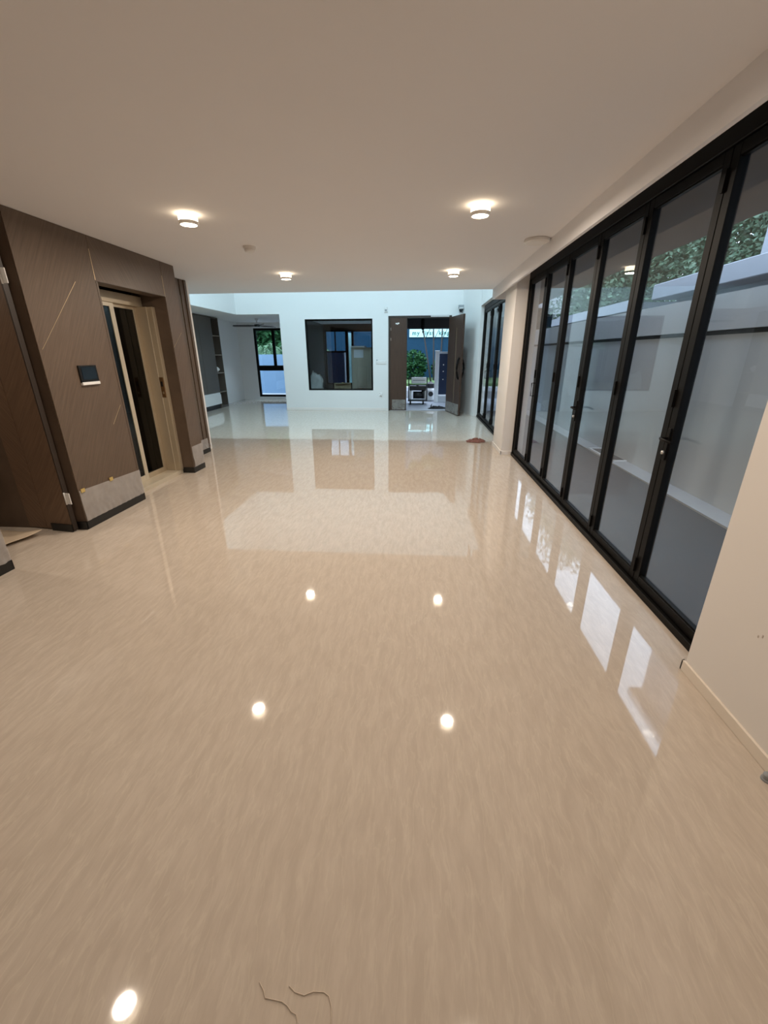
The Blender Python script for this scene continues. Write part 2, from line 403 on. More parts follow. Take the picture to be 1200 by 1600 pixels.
# ------------------------------------------------------------------ brown panelled lift core (left)
LX = -3.0
wl = struct(boxes('wall_left', [
    (-3.16, LX - 0.012, 3.31, 4.165, 0, CZ), (-3.16, LX - 0.012, 4.165, 5.27, 2.14, CZ), (-4.6, LX - 0.012, 5.27, 5.56, 0, CZ),
    (-4.6, -3.16, 3.31, 3.40, 0, CZ), (-4.6, -4.5, 3.40, 5.27, 0, CZ)], 'veneer_v'), 'walnut panelled wall of the lift core')
box('panel', LX - 0.012, LX, 3.312, 4.135, 0.075, CZ - 0.002, 'veneer_a', wl, bev=0.0015)
box('panel', LX - 0.012, LX, 4.139, 5.268, 2.142, CZ - 0.002, 'veneer_b', wl, bev=0.0015)
box('panel', LX - 0.012, LX, 4.139, 4.165, 0.075, 2.140, 'veneer_v', wl, bev=0.001)
box('panel', LX - 0.012, LX, 5.272, 5.558, 0.075, CZ - 0.002, 'veneer_a', wl, bev=0.0015)
# glints along the veneer grooves, painted as thin bright metal strips
def glint_line(y0, z0, y1, z1, w_=0.0035):
    d = Vector((0, y1 - y0, z1 - z0)).normalized(); n = Vector((0, -d.z, d.y)) * w_ / 2
    a, b = Vector((LX, y0, z0)), Vector((LX, y1, z1))
    bm = bmesh.new()
    v = [bm.verts.new(p + Vector((dx, 0, 0))) for dx in (-0.001, 0.0012) for p in (a - n, a + n, b + n, b - n)]
    for f in ((3,2,1,0), (4,5,6,7), (0,1,5,4), (1,2,6,5), (2,3,7,6), (3,0,4,7)): bm.faces.new([v[i] for i in f])
    bmesh.ops.recalc_face_normals(bm, faces=bm.faces)
    o = obj('inlay_strip', bm, 'brass', wl); return o
glint_line(3.345, 1.545, 3.88, 2.10); glint_line(3.94, 0.86, 4.10, 1.03); glint_line(5.275, 1.585, 5.50, 1.76); glint_line(4.137, 2.15, 4.137, 2.40, 0.004); glint_line(5.27, 2.14, 5.27, 2.36, 0.004)
for args in ((LX, LX + 0.004, 3.30, 4.168, 0, 0.075), (-3.16, LX + 0.004, 4.165, 4.169, 0, 0.075), (-3.16, LX + 0.004, 5.262, 5.27, 0, 0.075), (LX, LX + 0.004, 5.27, 5.565, 0, 0.075), (-3.30, LX + 0.004, 3.295, 3.312, 0, 0.075)):
    box('plinth', *args, 'blackplinth', wl)

# set-back ribbed panelling and the white wall end behind it
wl2 = struct(boxes('wall_left_setback', [(-4.6, -3.46, 5.56, 6.60, 0, CZ)], 'veneer_v'), 'set-back walnut panelling behind the lift core')
for y0, y1, dx in ((5.60, 6.30, 0.0), (6.305, 6.40, 0.03), (6.405, 6.43, 0.012), (6.435, 6.53, 0.03), (6.535, 6.59, 0.045)):
    box('panel', -3.46, -3.45 + dx, y0, y1, 0.075, CZ - 0.002, 'veneer_v', wl2, bev=0.002)
box('inlay_strip', -3.432, -3.428, 6.408, 6.416, 0.5, 2.3, 'brass', wl2)
box('plinth', -3.46, -3.41, 5.60, 6.59, 0, 0.07, 'blackplinth', wl2)
struct(boxes('wall_left_end', [(-4.6, -3.49, 6.60, 6.80, 0, CZ)], 'wall'), 'white wall end behind the walnut panelling')

# near left wall block and the corridor behind it
wl3 = struct(boxes('wall_left_near', [(-5.2, LX - 0.012, -3.1, 2.548, 0, CZ)], 'veneer_v'), 'walnut panelled wall end nearest the camera')
box('panel', LX - 0.012, LX, 1.5, 2.55, 0.075, CZ - 0.002, 'veneer_a', wl3, bev=0.0015)
box('plinth', LX, LX + 0.004, 1.5, 2.555, 0, 0.075, 'blackplinth', wl3); box('plinth', -3.2, LX + 0.004, 2.548, 2.555, 0, 0.075, 'blackplinth', wl3)
struct(boxes('wall_corridor_end', [(-5.2, -5.0, 2.55, 3.4, 0, CZ), (-5.2, -4.6, 3.31, 6.80, 0, CZ)], 'veneer_v'))

# brown chevron door in the corridor, a little ajar
dr = struct(root('door_4', (-3.075, 3.262, 0), math.radians(180 - 8)), 'walnut chevron door leaf hinged at the lift core')
# local x runs away from the hinge, local +y faces the camera
for i, (a, b, mm) in enumerate(((0.0, 0.012, 'entry_dark'), (0.014, 0.30, 'veneer_y'), (0.304, 0.60, 'veneer_y2'), (0.604, 0.92, 'veneer_y'))):
    box('board' if i else 'edge_strip', a, b, -0.02, 0.022, 0.012, 2.42, mm, dr, bev=0.0015)
box('board', 0.001, 0.919, -0.018, 0.018, 0.013, 2.419, 'entry_dark', dr)
box('black_kick_block', 0.01, 0.235, 0.022, 0.032, 0.0, 0.07, 'blackplinth', dr)
for z in (0.32, 2.05):
    h = boxes('hinge', [(-0.055, 0.0, 0.018, 0.024, z - 0.05, z + 0.05)], 'white', dr)
    tube('hinge_pin', [(-0.006, 0.026, z - 0.055), (-0.006, 0.026, z + 0.055)], 0.006, 'white', h)

# ------------------------------------------------------------------ film taped over the foot of the panelling
def film(name, parent, y0, y1, x, z0, z1, seed, zl=0.0):
    def fn(u, v):
        y = y0 + (y1 - y0) * u; top = z1 + zl * (u - 0.5)
        z = z0 + (top - z0) * v
        k = 0.016 * abs(math.sin(u * 37 + 4 * v + seed + 3 * noise.noise(Vector((u * 4, v * 3, seed))))) * (1 - v) * (0.4 + noise.noise(Vector((u * 6, v * 2, seed))) ** 2 * 2)
        return (x + 0.004 + k + 0.004 * abs(noise.noise(Vector((u * 9, v * 5, seed + 4)))), y, z)
    o = obj(name, grid_bm(60, 12, fn), 'film', parent, smooth=True)
    return o
f1 = film('protective_film', None, 3.315, 4.165, LX, 0.078, 0.352, 1.0, -0.03)
tag(f1, 'clear plastic film taped over the foot of the panelling left of the lift', 'plastic film')
for y in (3.35, 3.72): box('tape_piece', LX + 0.006, LX + 0.013, y - 0.02, y + 0.025, 0.345, 0.378, 'tape', f1)
f2 = film('protective_film', None, 5.285, 5.56, LX, 0.078, 0.352, 3.0)
tag(f2, 'clear plastic film on the narrow panel right of the lift', 'plastic film')
f3 = film('protective_film', None, 1.6, 2.548, LX, 0.078, 0.34, 5.0)
tag(f3, 'clear plastic film on the wall end at the left edge of the picture', 'plastic film')
f4 = film('protective_film', None, 6.30, 6.60, -3.415, 0.072, 0.23, 8.0)
tag(f4, 'crumpled plastic film at the foot of the set-back panelling', 'plastic film')

# ------------------------------------------------------------------ lift entrance
lf = thing('lift_entrance', 'champagne framed lift doors with dark glass set in the walnut wall', 'lift', (-3.31, 4.17, 0))
def L(name, x0, x1, y0, y1, z0, z1, m, parent=None, bev=0.002):
    return box(name, x0 + 3.31, x1 + 3.31, y0 - 4.17, y1 - 4.17, z0, z1, m, parent or lf, bev)
L('header_panel', -3.36, -3.30, 4.17, 5.265, 2.03, 2.139, 'beigemetal')
L('sill', -3.40, -3.16, 4.17, 5.265, 0.0, 0.05, 'palebar')
L('jamb', -3.37, -3.15, 5.20, 5.265, 0.05, 2.03, 'beigemetal')
L('jamb', -3.37, -3.165, 4.17, 4.19, 0.05, 2.03, 'beigemetal')
L('jamb_strip', -3.225, -3.217, 5.194, 5.20, 0.05, 2.03, 'palebar', bev=0)  # pale strip painting a line of highlight on the jamb
da = L('sliding_door', -3.335, -3.315, 4.70, 4.765, 0.05, 2.03, 'palebar')
L('door_rail', -3.335, -3.315, 4.19, 4.70, 1.99, 2.03, 'palebar', da); L('door_rail', -3.335, -3.315, 4.19, 4.70, 0.05, 0.12, 'palebar', da)
L('pane', -3.329, -3.322, 4.19, 4.70, 0.12, 1.99, 'liftglass', da, 0)
db = L('sliding_door', -3.365, -3.345, 5.14, 5.20, 0.05, 2.03, 'beigemetal')
L('door_rail', -3.365, -3.345, 4.765, 5.14, 1.995, 2.03, 'beigemetal', db); L('door_rail', -3.365, -3.345, 4.765, 5.14, 0.05, 0.11, 'beigemetal', db)
L('pane', -3.359, -3.352, 4.765, 5.14, 0.11, 1.995, 'liftglass', db, 0)
cp = L('call_plate', -3.215, -3.165, 5.190, 5.20, 1.00, 1.24, 'brasspanel')
L('call_button', -3.203, -3.177, 5.186, 5.19, 1.13, 1.19, 'blackplinth', cp); L('key_switch', -3.200, -3.180, 5.186, 5.19, 1.04, 1.07, 'brass', cp)
cab = boxes('car_lining', [(-1.14, -1.12, 0.05, 1.05, 0.0, 2.3), (-1.12, -0.07, 0.05, 0.07, 0, 2.3), (-1.12, -0.07, 1.05, 1.07, 0, 2.3), (-1.12, -0.07, 0.05, 1.05, 2.28, 2.3), (-1.12, -0.07, 0.05, 1.05, 0.0, 0.02)], 'liftcab', lf)
L('car_control', -4.415, -4.40, 4.72, 4.82, 1.0, 1.45, 'brasspanel', cab)

# intercom
ic = thing('intercom_panel', 'black touchscreen intercom with a white lower bar on the walnut wall', 'intercom', (LX, 3.76, 1.34))
box('back_case', 0.0, 0.018, -0.108, 0.108, -0.075, 0.075, 'blackplinth', ic, 0.003)
box('screen', 0.018, 0.021, -0.085, 0.085, -0.045, 0.062, 'screen', ic)
box('lower_bar', 0.0, 0.024, -0.108, 0.108, -0.092, -0.066, 'white', ic, 0.003)

# ------------------------------------------------------------------ ceiling fittings
def downlight(name, label, x, y, watt=LAMP_W):
    t = thing(name, label, 'ceiling lamp', (x, y, CZ), 0, 'round surface-mounted ceiling lamps')
    lathe('glowing_body' if x > -3 else 'opaque_body', [(0.0, 0.0), (0.070, 0.0), (0.070, -0.050), (0.0, -0.050)], 'lamp_body' if x > -3 else 'lamp_ring', t)
    lathe('ring', [(0.060, -0.050), (0.073, -0.050), (0.073, -0.072), (0.060, -0.072), (0.060, -0.050)], 'lamp_ring', t)
    lathe('diffuser', [(0.0, -0.058), (0.060, -0.058), (0.060, -0.068), (0.0, -0.068)], 'lamp_disc', t)
    ld = bpy.data.lights.new('lamp_light', 'AREA'); ld.shape = 'DISK'; ld.size = 0.11; ld.energy = watt; ld.color = WARM
    lo = bpy.data.objects.new('lamp_light', ld); COL.objects.link(lo); lo.parent = t; lo.location = (0, 0, -0.074)
    return t
for x, y, lab in ((-1.80, 3.67, 'lit round ceiling lamp nearer the lift wall, front row'), (0.42, 3.66, 'lit round ceiling lamp nearer the folding doors, front row'),
                  (-1.80, 6.20, 'lit round ceiling lamp on the left of the back row'), (0.42, 6.20, 'lit round ceiling lamp on the right of the back row'),
                  (-4.35, 2.80, 'round ceiling lamp in the corridor behind the walnut wall end'),
                  (-1.80, 1.25, 'round ceiling lamp overhead left, seen as a glare on the near floor'), (0.42, 1.25, 'round ceiling lamp overhead right, above the camera')):
    downlight('ceiling_lamp', lab, x, y, LAMP_W * (0.5 if y < 2 else 0.36 if x < -3 else 1.0))

sd = thing('smoke_detector', 'small white round smoke detector on the ceiling between the lamps', 'smoke detector', (-1.72, 4.72, CZ))
lathe('base', [(0, 0), (0.062, 0), (0.062, -0.022), (0, -0.022)], 'discgrey', sd)
lathe('sensor_dome', [(0.05, -0.022), (0.052, -0.034), (0.042, -0.050), (0, -0.052)], 'discgrey', sd)
cd_ = thing('ceiling_disc', 'flat pale round cover on the ceiling beside the pelmet', 'ceiling speaker', (1.085, 4.70, CZ))
lathe('rim', [(0, 0), (0.112, 0), (0.112, -0.008), (0.118, -0.010), (0.116, -0.026), (0.10, -0.032), (0, -0.032)], 'discgrey', cd_, n=40)
lathe('grille', [(0.10, -0.032), (0.095, -0.036), (0, -0.038)], 'discgrey', cd_, n=40)

# lamps high in the double-height hall (out of sight, seen only as light)
for i, (x, y) in enumerate(((-3.9, 8.35), (-1.8, 8.35), (0.4, 8.35))):
    t = thing('hall_lamp', ('left', 'middle', 'right')[i] + ' cool lamp high on the hall ceiling', 'ceiling lamp', (x, y, 5.6), 0, 'cool lamps on the hall ceiling')
    lathe('ring', [(0.10, 0), (0.12, 0), (0.12, -0.05), (0.10, -0.05), (0.10, 0)], 'lamp_ring', t)
    lathe('diffuser', [(0, -0.02), (0.10, -0.02), (0.10, -0.04), (0, -0.04)], 'cool_disc', t)
    ld = bpy.data.lights.new('lamp_light', 'AREA'); ld.shape = 'DISK'; ld.size = 0.2; ld.energy = VOID_W; ld.color = COOL
    lo = bpy.data.objects.new('lamp_light', ld); COL.objects.link(lo); lo.parent = t; lo.location = (0, 0, -0.06)

# ------------------------------------------------------------------ folding glass doors
def lever(parent, y, z, x, side=-1):
    """lever handle on the room side of a stile; side = -1 points towards the camera"""
    b = box('lock_plate', x - 0.010, x, y - 0.016, y + 0.016, z - 0.13, z + 0.06, 'black', parent, 0.002)
    tube('lever', [(x - 0.008, y, z), (x - 0.05, y, z), (x - 0.056, y + side * 0.02, z), (x - 0.056, y + side * 0.125, z - 0.004)], 0.009, 'black', parent)
    lathe_o = tube('lock_cylinder', [(x - 0.008, y, z - 0.085), (x - 0.024, y, z - 0.085)], 0.011, 'steel', parent, n=12)

def folding_door(name, label, x0, ya, yb, n, ztop, head, levers, pulls):
    d = struct(root(name, (x0, ya, 0)), label)
    W = yb - ya; dep = 0.075
    box('sill_track', -0.01, dep + 0.02, 0, W, 0, 0.035, 'black', d, 0.003)
    box('track_lip', -0.014, -0.002, 0, W, 0.0, 0.045, 'black', d, 0.002)
    box('head_track', 0, dep + 0.01, 0, W, ztop - head, ztop, 'black', d, 0.003)
    box('jamb', 0, dep, 0, 0.05, 0.035, ztop - head, 'black', d, 0.002); box('jamb', 0, dep, W - 0.05, W, 0.035, ztop - head, 'black', d, 0.002)
    pw = (W - 0.1) / n; s = 0.058
    for i in range(n):
        a, b = 0.05 + i * pw + 0.003, 0.05 + (i + 1) * pw - 0.003
        z0, z1 = 0.045, ztop - head - 0.004
        p = boxes('panel', [(0.012, 0.062, a, a + s, z0, z1), (0.012, 0.062, b - s, b, z0, z1), (0.012, 0.062, a + s, b - s, z0, z0 + 0.055), (0.012, 0.062, a + s, b - s, z1 - 0.055, z1)], 'black', d, 0.002)
        box('pane', 0.034, 0.040, a + s - 0.004, b - s + 0.004, z0 + 0.05, z1 - 0.05, 'glass', p)
        bead = boxes('glazing_bead', [(0.020, 0.034, a + s, b - s, z0 + 0.055, z0 + 0.063), (0.020, 0.034, a + s, b - s, z1 - 0.063, z1 - 0.055)], 'black', p)
        if i in levers: lever(p, b - s / 2, 1.02, 0.012, levers[i])
        if i in pulls: tube('pull_handle', [(0.012, b - s / 2, 0.98), (-0.03, b - s / 2, 0.98), (-0.03, b - s / 2, 1.14), (0.012, b - s / 2, 1.14)], 0.007, 'black', p)
        for zz in (0.16, 1.25, z1 - 0.14):
            if i < n - 1: box('hinge', -0.004, 0.012, b - 0.006, b + 0.012, zz - 0.05, zz + 0.05, 'black', p)
    return d
folding_door('door_1', 'six-leaf black framed folding glass door to the side yard', 1.49, 1.81, 6.62, 6, 2.60, 0.16, {0: -1, 2: -1}, {4: 1})
folding_door('door_2', 'three-leaf black framed folding glass door beyond the pillar', 1.50, 8.03, 10.93, 3, 2.545, 0.10, {}, {1: 1})

# upper window of the hall
w4 = struct(root('window_4', (1.48, 8.5, 3.2)), 'upper window of the hall')
boxes('window_frame', [(0, 0.06, 0, 2.1, 0, 0.05), (0, 0.06, 0, 2.1, 1.95, 2.0), (0, 0.06, 0, 0.05, 0.05, 1.95), (0, 0.06, 2.05, 2.1, 0.05, 1.95), (0, 0.06, 1.02, 1.08, 0.05, 1.95)], 'black', w4)
for a, b in ((0.05, 1.02), (1.08, 2.05)): box('pane', 0.027, 0.033, a, b, 0.05, 1.95, 'glass', w4)

# ------------------------------------------------------------------ inner window in the far wall
w1 = struct(root('window_1', (NX0, B0, NZ0)), 'black framed fixed window in the far wall')
ww, wh = NX1 - NX0, NZ1 - NZ0
boxes('window_frame', [(0, ww, 0.03, 0.10, 0, 0.04), (0, ww, 0.03, 0.10, wh - 0.04, wh), (0, 0.04, 0.03, 0.10, 0.04, wh - 0.04), (ww - 0.04, ww, 0.03, 0.10, 0.04, wh - 0.04)], 'black', w1)
box('pane', 0.04, ww - 0.04, 0.06, 0.066, 0.04, wh - 0.04, 'glassdark', w1)
box('reveal_liner', 0, ww, 0.0, 0.03, wh - 0.012, wh, 'black', w1); box('reveal_liner', 0.0, 0.012, 0.0, 0.03, 0, wh - 0.012, 'black', w1)

def window(name, label, x0, x1, y, z0, z1, cells, glass='glass', fr=0.07):
    """cells: inner frame bars as (x0,x1,z0,z1) in wall coordinates and the panes between them"""
    bars, panes = cells
    o = struct(root(name, (x0, y, z0)), label)
    W_, H_ = x1 - x0, z1 - z0
    boxes('window_frame', [(0, W_, 0.02, 0.09, 0, fr), (0, W_, 0.02, 0.09, H_ - fr, H_), (0, fr, 0.02, 0.09, fr, H_ - fr), (W_ - fr, W_, 0.02, 0.09, fr, H_ - fr)], 'black', o)
    for a, b, c, d in bars: box('glazing_bar', a - x0, b - x0, 0.02, 0.09, c - z0, d - z0, 'black', o)
    for a, b, c, d in panes: box('pane', a - x0, b - x0, 0.05, 0.056, c - z0, d - z0, glass, o)
    return o
window('window_2', 'dark framed window of the far left room', WX0, WX1, 15.0, WZ0, WZ1,
       ([(WX0 + .07, WX1 - .07, 0.97, 1.14), (-5.02, -4.93, 1.14, WZ1 - .07), (-4.42, -4.34, 1.14, WZ1 - .07)],
        [(WX0 + .07, -5.02, 1.14, WZ1 - .07), (-4.93, -4.42, 1.14, WZ1 - .07), (-4.34, WX1 - .07, 1.14, WZ1 - .07), (WX0 + .07, WX1 - .07, WZ0 + .07, 0.97)]))
window('window_3', 'dim window at the back of the inner room', KX0, KX1, 16.0, KZ0, KZ1,
       ([(KX0 + .05, -2.60, 1.55, 1.61), (-2.66, -2.56, KZ0 + .05, KZ1 - .05), (-3.05, -3.01, 1.61, KZ1 - .05), (-2.44, -2.36, KZ0 + .05, KZ1 - .05)],
        [(KX0 + .05, -3.05, 1.61, KZ1 - .05), (-3.01, -2.66, 1.61, KZ1 - .05), (KX0 + .05, -2.66, KZ0 + .05, 1.55), (-2.56, -2.44, KZ0 + .05, KZ1 - .05), (-2.36, KX1 - .05, KZ0 + .05, KZ1 - .05)]), 'glassdark', 0.05)

# things standing in the inner room
tc_ = thing('tall_cabinet', 'tall beige wrapped cabinet standing behind the dark inner window', 'cabinet', (-1.99, 12.95, 0))
box('body', 0, 0.60, 0.03, 0.55, 0.02, 1.68, 'wardrobe', tc_, 0.01); box('front_frame', 0.01, 0.59, 0.012, 0.03, 0.03, 1.67, 'wardrobe', tc_, 0.004)
box('inset_panel', 0.17, 0.44, 0.0, 0.012, 0.58, 1.18, 'wardrobe', tc_, 0.006); box('paper_label', 0.08, 0.36, 0.008, 0.012, 1.40, 1.62, 'concrete', tc_); box('handle_bar', 0.20, 0.42, -0.01, 0.0, 0.54, 0.565, 'steel', tc_)
box('top_tray', -0.02, 0.40, 0.02, 0.5, 1.68, 1.72, 'white', tc_, 0.005)
def sackf(u, v):
    a = u * 2 * math.pi; c, n_ = math.cos(a), math.sin(a)
    sq = 1.0 / max(abs(c), abs(n_)) ** 0.45
    r = 0.175 * sq * (1 - 0.42 * max(0.0, v - 0.86) / 0.14) + 0.045 * noise.noise(Vector((c * 1.8, n_ * 1.8, v * 5)))
    z = 0.97 * v + (0.07 * noise.noise(Vector((c * 1.6, n_ * 1.6, 7.0))) - 0.05 * c) * v ** 4
    return (r * c * 1.1 + 0.04 * v, r * n_ * 0.8, z)
bm = grid_bm(40, 24, sackf); bmesh.ops.holes_fill(bm, edges=bm.edges)
tag(obj('woven_sack', bm, 'sack', smooth=True), 'bulging white sack leaning in the corner behind the dark inner window', 'sack').location = (-3.10, 12.95, 0)
cb = thing('carton_stack_top', 'brown cardboard carton low behind the dark inner window', 'carton', (-2.56, 13.1, 0.0), 0.2)
box('body', 0, 0.52, 0, 0.4, 0, 0.66, 'carton', cb, 0.004); box('flap', 0.02, 0.50, -0.06, 0.02, 0.655, 0.668, 'carton', cb, 0.002); box('tape_strip', 0.24, 0.29, -0.002, 0.402, 0.66, 0.671, 'tape', cb)

# ------------------------------------------------------------------ entrance door
d3 = struct(root('door_3', (0, B0, 0)), 'dark wood double entrance door, right leaf open')
boxes('door_frame', [(DX0, DX0 + 0.05, -0.01, 0.16, 0, DZ - 0.05), (DX1 - 0.05, DX1, -0.01, 0.16, 0, DZ - 0.05), (DX0, DX1, -0.01, 0.16, DZ - 0.05, DZ)], 'entry_dark', d3, 0.002)
box('threshold', DX0 + 0.05, DX1 - 0.05, 0.0, 0.15, 0, 0.012, 'darkfloor', d3)
ll = box('closed_leaf', DX0 + 0.052, -0.345, -0.008, 0.045, 0.012, DZ - 0.052, 'entry_wood', d3, 0.003)
box('plastic_kickplate', DX0 + 0.10, -0.355, -0.012, -0.008, 0.03, 0.30, 'filmthin', ll)
box('lock_strip', -0.345, -0.330, 0.0, 0.04, 0.012, DZ - 0.052, 'entry_dark', ll)
boxes('paper_sticker', [(-0.64, -0.59, -0.011, -0.008, 2.235, 2.262), (-0.585, -0.54, -0.011, -0.008, 2.24, 2.27), (-0.61, -0.57, -0.011, -0.008, 2.225, 2.24)], 'white', ll)
for zz in (1.83, 2.08): box('hinge', DX0 + 0.062, DX0 + 0.072, -0.014, -0.008, zz, zz + 0.07, 'steel', ll)
# open leaf, swung into the room
hx, hy, fx_, fy_ = 0.785, 12.0, 1.045, 10.95
ang = math.atan2(fy_ - hy, fx_ - hx); Lw = math.hypot(fx_ - hx, fy_ - hy)
def leafpart(name, a, b, n0, n1, z0, z1, m, parent, bev=0.002):
    o = box(name, a, b, n0, n1, z0, z1, m, parent, bev); return o
ol = root('tmp_leaf'); bpy.data.objects.remove(ol)
ol = leafpart('open_leaf', 0.0, Lw, -0.025, 0.025, 0.012, DZ - 0.055, 'entry_wood', d3)
ol.location = (hx, hy - B0, 0); ol.rotation_euler = (0, 0, ang)
leafpart('plastic_kickplate', 0.05, Lw - 0.01, -0.030, -0.025, 0.03, 0.285, 'filmthin', ol)
leafpart('groove_strip', Lw * 0.52, Lw * 0.52 + 0.012, -0.027, -0.025, 0.3, 2.1, 'entry_dark', ol); leafpart('groove_strip', Lw * 0.60, Lw * 0.60 + 0.008, -0.027, -0.025, 0.3, 2.1, 'carton', ol)
for s in (-1, 1):
    tube('pull_handle', [(Lw - 0.12, s * 0.025, 0.90), (Lw - 0.11, s * 0.06, 0.95), (Lw - 0.09, s * 0.085, 1.06), (Lw - 0.085, s * 0.092, 1.15), (Lw - 0.09, s * 0.085, 1.24), (Lw - 0.11, s * 0.06, 1.35), (Lw - 0.12, s * 0.025, 1.40)], 0.022, 'black', ol, n=10)
box('closer_arm', 0.28, 0.76, -0.05, -0.01, DZ - 0.035, DZ - 0.012, 'white', d3, 0.003)

# small fittings on the far wall
cm = thing('cctv_camera', 'small grey dome security camera above the open entrance leaf', 'camera', (1.05, B0, 2.58))
box('bracket', -0.07, 0.07, -0.06, 0, 0.02, 0.09, 'greyplastic', cm, 0.006); bmq = bmesh.new(); bmesh.ops.create_uvsphere(bmq, u_segments=18, v_segments=10, radius=0.05)
for v in bmq.verts: v.co += Vector((0, -0.05, -0.03))
obj('dome', bmq, 'screen', cm, smooth=True); box('collar', -0.055, 0.055, -0.105, 0, -0.005, 0.022, 'white', cm, 0.006)
mt = thing('motion_sensor', 'small white wall sensor left of the entrance head', 'sensor', (-0.895, B0, 2.585))
box('case', -0.042, 0.042, -0.035, 0, -0.062, 0.062, 'white', mt, 0.010, 2); box('lens', -0.028, 0.028, -0.042, -0.035, -0.04, 0.005, 'greyplastic', mt, 0.004)
sw = thing('switch_plate', 'white multi-gang switch plate between the inner window and entrance', 'switch', (-1.03, B0, 1.285))
box('plate', -0.14, 0.14, -0.012, 0, -0.052, 0.040, 'white', sw, 0.004)
for i in range(4): box('rocker', -0.125 + i * 0.064, -0.068 + i * 0.064, -0.018, -0.012, -0.035, 0.025, 'white', sw, 0.003)
box('small_sensor', -0.125, -0.10, -0.02, 0, 0.045, 0.072, 'greyplastic', sw, 0.003)
so = thing('wall_socket', 'white wall socket low on the wall left of the entrance', 'socket', (-1.045, B0, 0.44))
box('plate', -0.045, 0.045, -0.012, 0, -0.045, 0.045, 'white', so, 0.004); box('plug', -0.022, 0.022, -0.045, -0.012, -0.03, 0.02, 'white', so, 0.006); box('socket_switch', -0.03, -0.012, -0.016, -0.012, 0.02, 0.038, 'greyplastic', so, 0.002)

# ------------------------------------------------------------------ far left: cabinets, shelves, fan
tcab = thing('wall_cabinet', 'tall dark taupe wall cabinet in the far left alcove', 'cabinet', (-6.2, 10.9, 0))
box('body', -0.28, 0.31, 0, 1.53, 0.46, 2.495, 'darkcab', tcab)
for a, b in ((0.0, 0.76), (0.765, 1.53)): box('door', 0.31, 0.33, a + 0.002, b - 0.002, 0.465, 2.49, 'darkcab', tcab, 0.002)
bn_ = thing('low_bench', 'white low bench unit with a black plinth under the dark cabinet', 'bench', (-6.2, 10.9, 0))
box('body', -0.28, 0.34, 0, 1.50, 0.13, 0.455, 'benchwhite', bn_, 0.006); box('drawer_front', 0.34, 0.358, 0.004, 1.496, 0.135, 0.40, 'benchwhite', bn_, 0.003); box('plinth', -0.26, 0.30, 0.02, 1.48, 0, 0.13, 'blackplinth', bn_)
sh = thing('open_shelf', 'dark open bookshelf at the end of the cabinets', 'shelf', (-6.2, 12.43, 0))
boxes('carcass', [(-0.02, 0.0, 0, 0.48, 0, 2.495), (0, 0.32, 0.0, 0.02, 0, 2.495), (0, 0.32, 0.46, 0.48, 0, 2.495), (0, 0.32, 0.02, 0.46, 2.475, 2.495), (0, 0.32, 0.02, 0.46, 0.0, 0.05)], 'shelfwood', sh)
for z in (0.44, 0.98, 1.48, 2.00): 
    s_ = box('shelf_board', 0, 0.30, 0.02, 0.46, z, z + 0.022, 'shelfwood', sh); box('shelf_edging', 0.30, 0.315, 0.02, 0.46, z, z + 0.022, 'shelfedge', s_)
def bagf(u, v):
    a = u * 2 * math.pi; th = v * math.pi; r = 1 + 0.25 * noise.noise(Vector((math.cos(a) * 2, math.sin(a) * 2, v * 5)))
    return (0.09 * r * math.sin(th) * math.cos(a), 0.12 * r * math.sin(th) * math.sin(a), 0.085 - 0.085 * math.cos(th))
tag(obj('plastic_bundle', grid_bm(18, 10, bagf), 'white', smooth=True), 'small white plastic bundle on the open shelf', 'bundle').location = (-6.03, 12.68, 1.004)

fan = thing('ceiling_fan', 'black ceiling fan with a pale rod in the far left room', 'ceiling fan', (-4.93, 13.5, CZ))
tube('rod', [(0, 0, 0), (0, 0, -0.16)], 0.018, 'white', fan); lathe('canopy', [(0, 0), (0.06, 0), (0.05, -0.04), (0, -0.05)], 'white', fan, 20)
lathe('motor', [(0, -0.15), (0.08, -0.16), (0.10, -0.19), (0.08, -0.22), (0, -0.225)], 'blackplinth', fan, 24)
for k in range(3):
    a = math.radians(182 + 120 * k)
    bm = bmesh.new(); pts = [(0.07, -0.03), (0.25, -0.065), (0.72, -0.05), (0.76, 0.0), (0.72, 0.05), (0.25, 0.065), (0.07, 0.03)]
    prism_bm(pts, -0.200, -0.186, bm)
    bmesh.ops.rotate(bm, verts=bm.verts, cent=(0, 0, -0.193), matrix=Matrix.Rotation(math.radians(16), 3, 'X')); bmesh.ops.rotate(bm, verts=bm.verts, cent=(0, 0, 0), matrix=Matrix.Rotation(a, 3, 'Z'))
    obj('blade', bm, 'blackplinth', fan)

# ------------------------------------------------------------------ loose things on the floor
def crumple(name, label, cat, loc, rx, ry, h, m, seed, res=36):
    def fn(u, v):
        x, y = (u - .5) * 2, (v - .5) * 2
        rr = min(1, math.hypot(x, y)); edge = 1 + 0.28 * noise.noise(Vector((x * 2.2, y * 2.2, seed)))
        s = max(abs(x), abs(y)); q = math.hypot(x, y); f = (s / q if q > 1e-5 else 1) * edge
        z = h * max(0.0, (1 - rr ** 2)) * (0.55 + 0.9 * abs(noise.noise(Vector((x * 3.1, y * 3.1, seed + 9))))) + 0.25 * h * abs(noise.noise(Vector((x * 8, y * 8, seed)))) * (1.1 - rr)
        return (x * f * rx, y * f * ry, z + 0.003)
    o = obj(name, grid_bm(res, res, fn, thick=0.003), m, smooth=False); o.location = loc
    return tag(o, label, cat)
crumple('floor_rag', 'crumpled reddish brown rag on the floor near the pillar', 'rag', (1.06, 7.66, 0.003), 0.17, 0.14, 0.055, 'rag', 2.0)
crumple('dark_cloth', 'dark rumpled cloth lying outside the entrance threshold', 'cloth', (0.57, 12.55, 0.006), 0.27, 0.12, 0.09, 'darkcloth', 5.0)

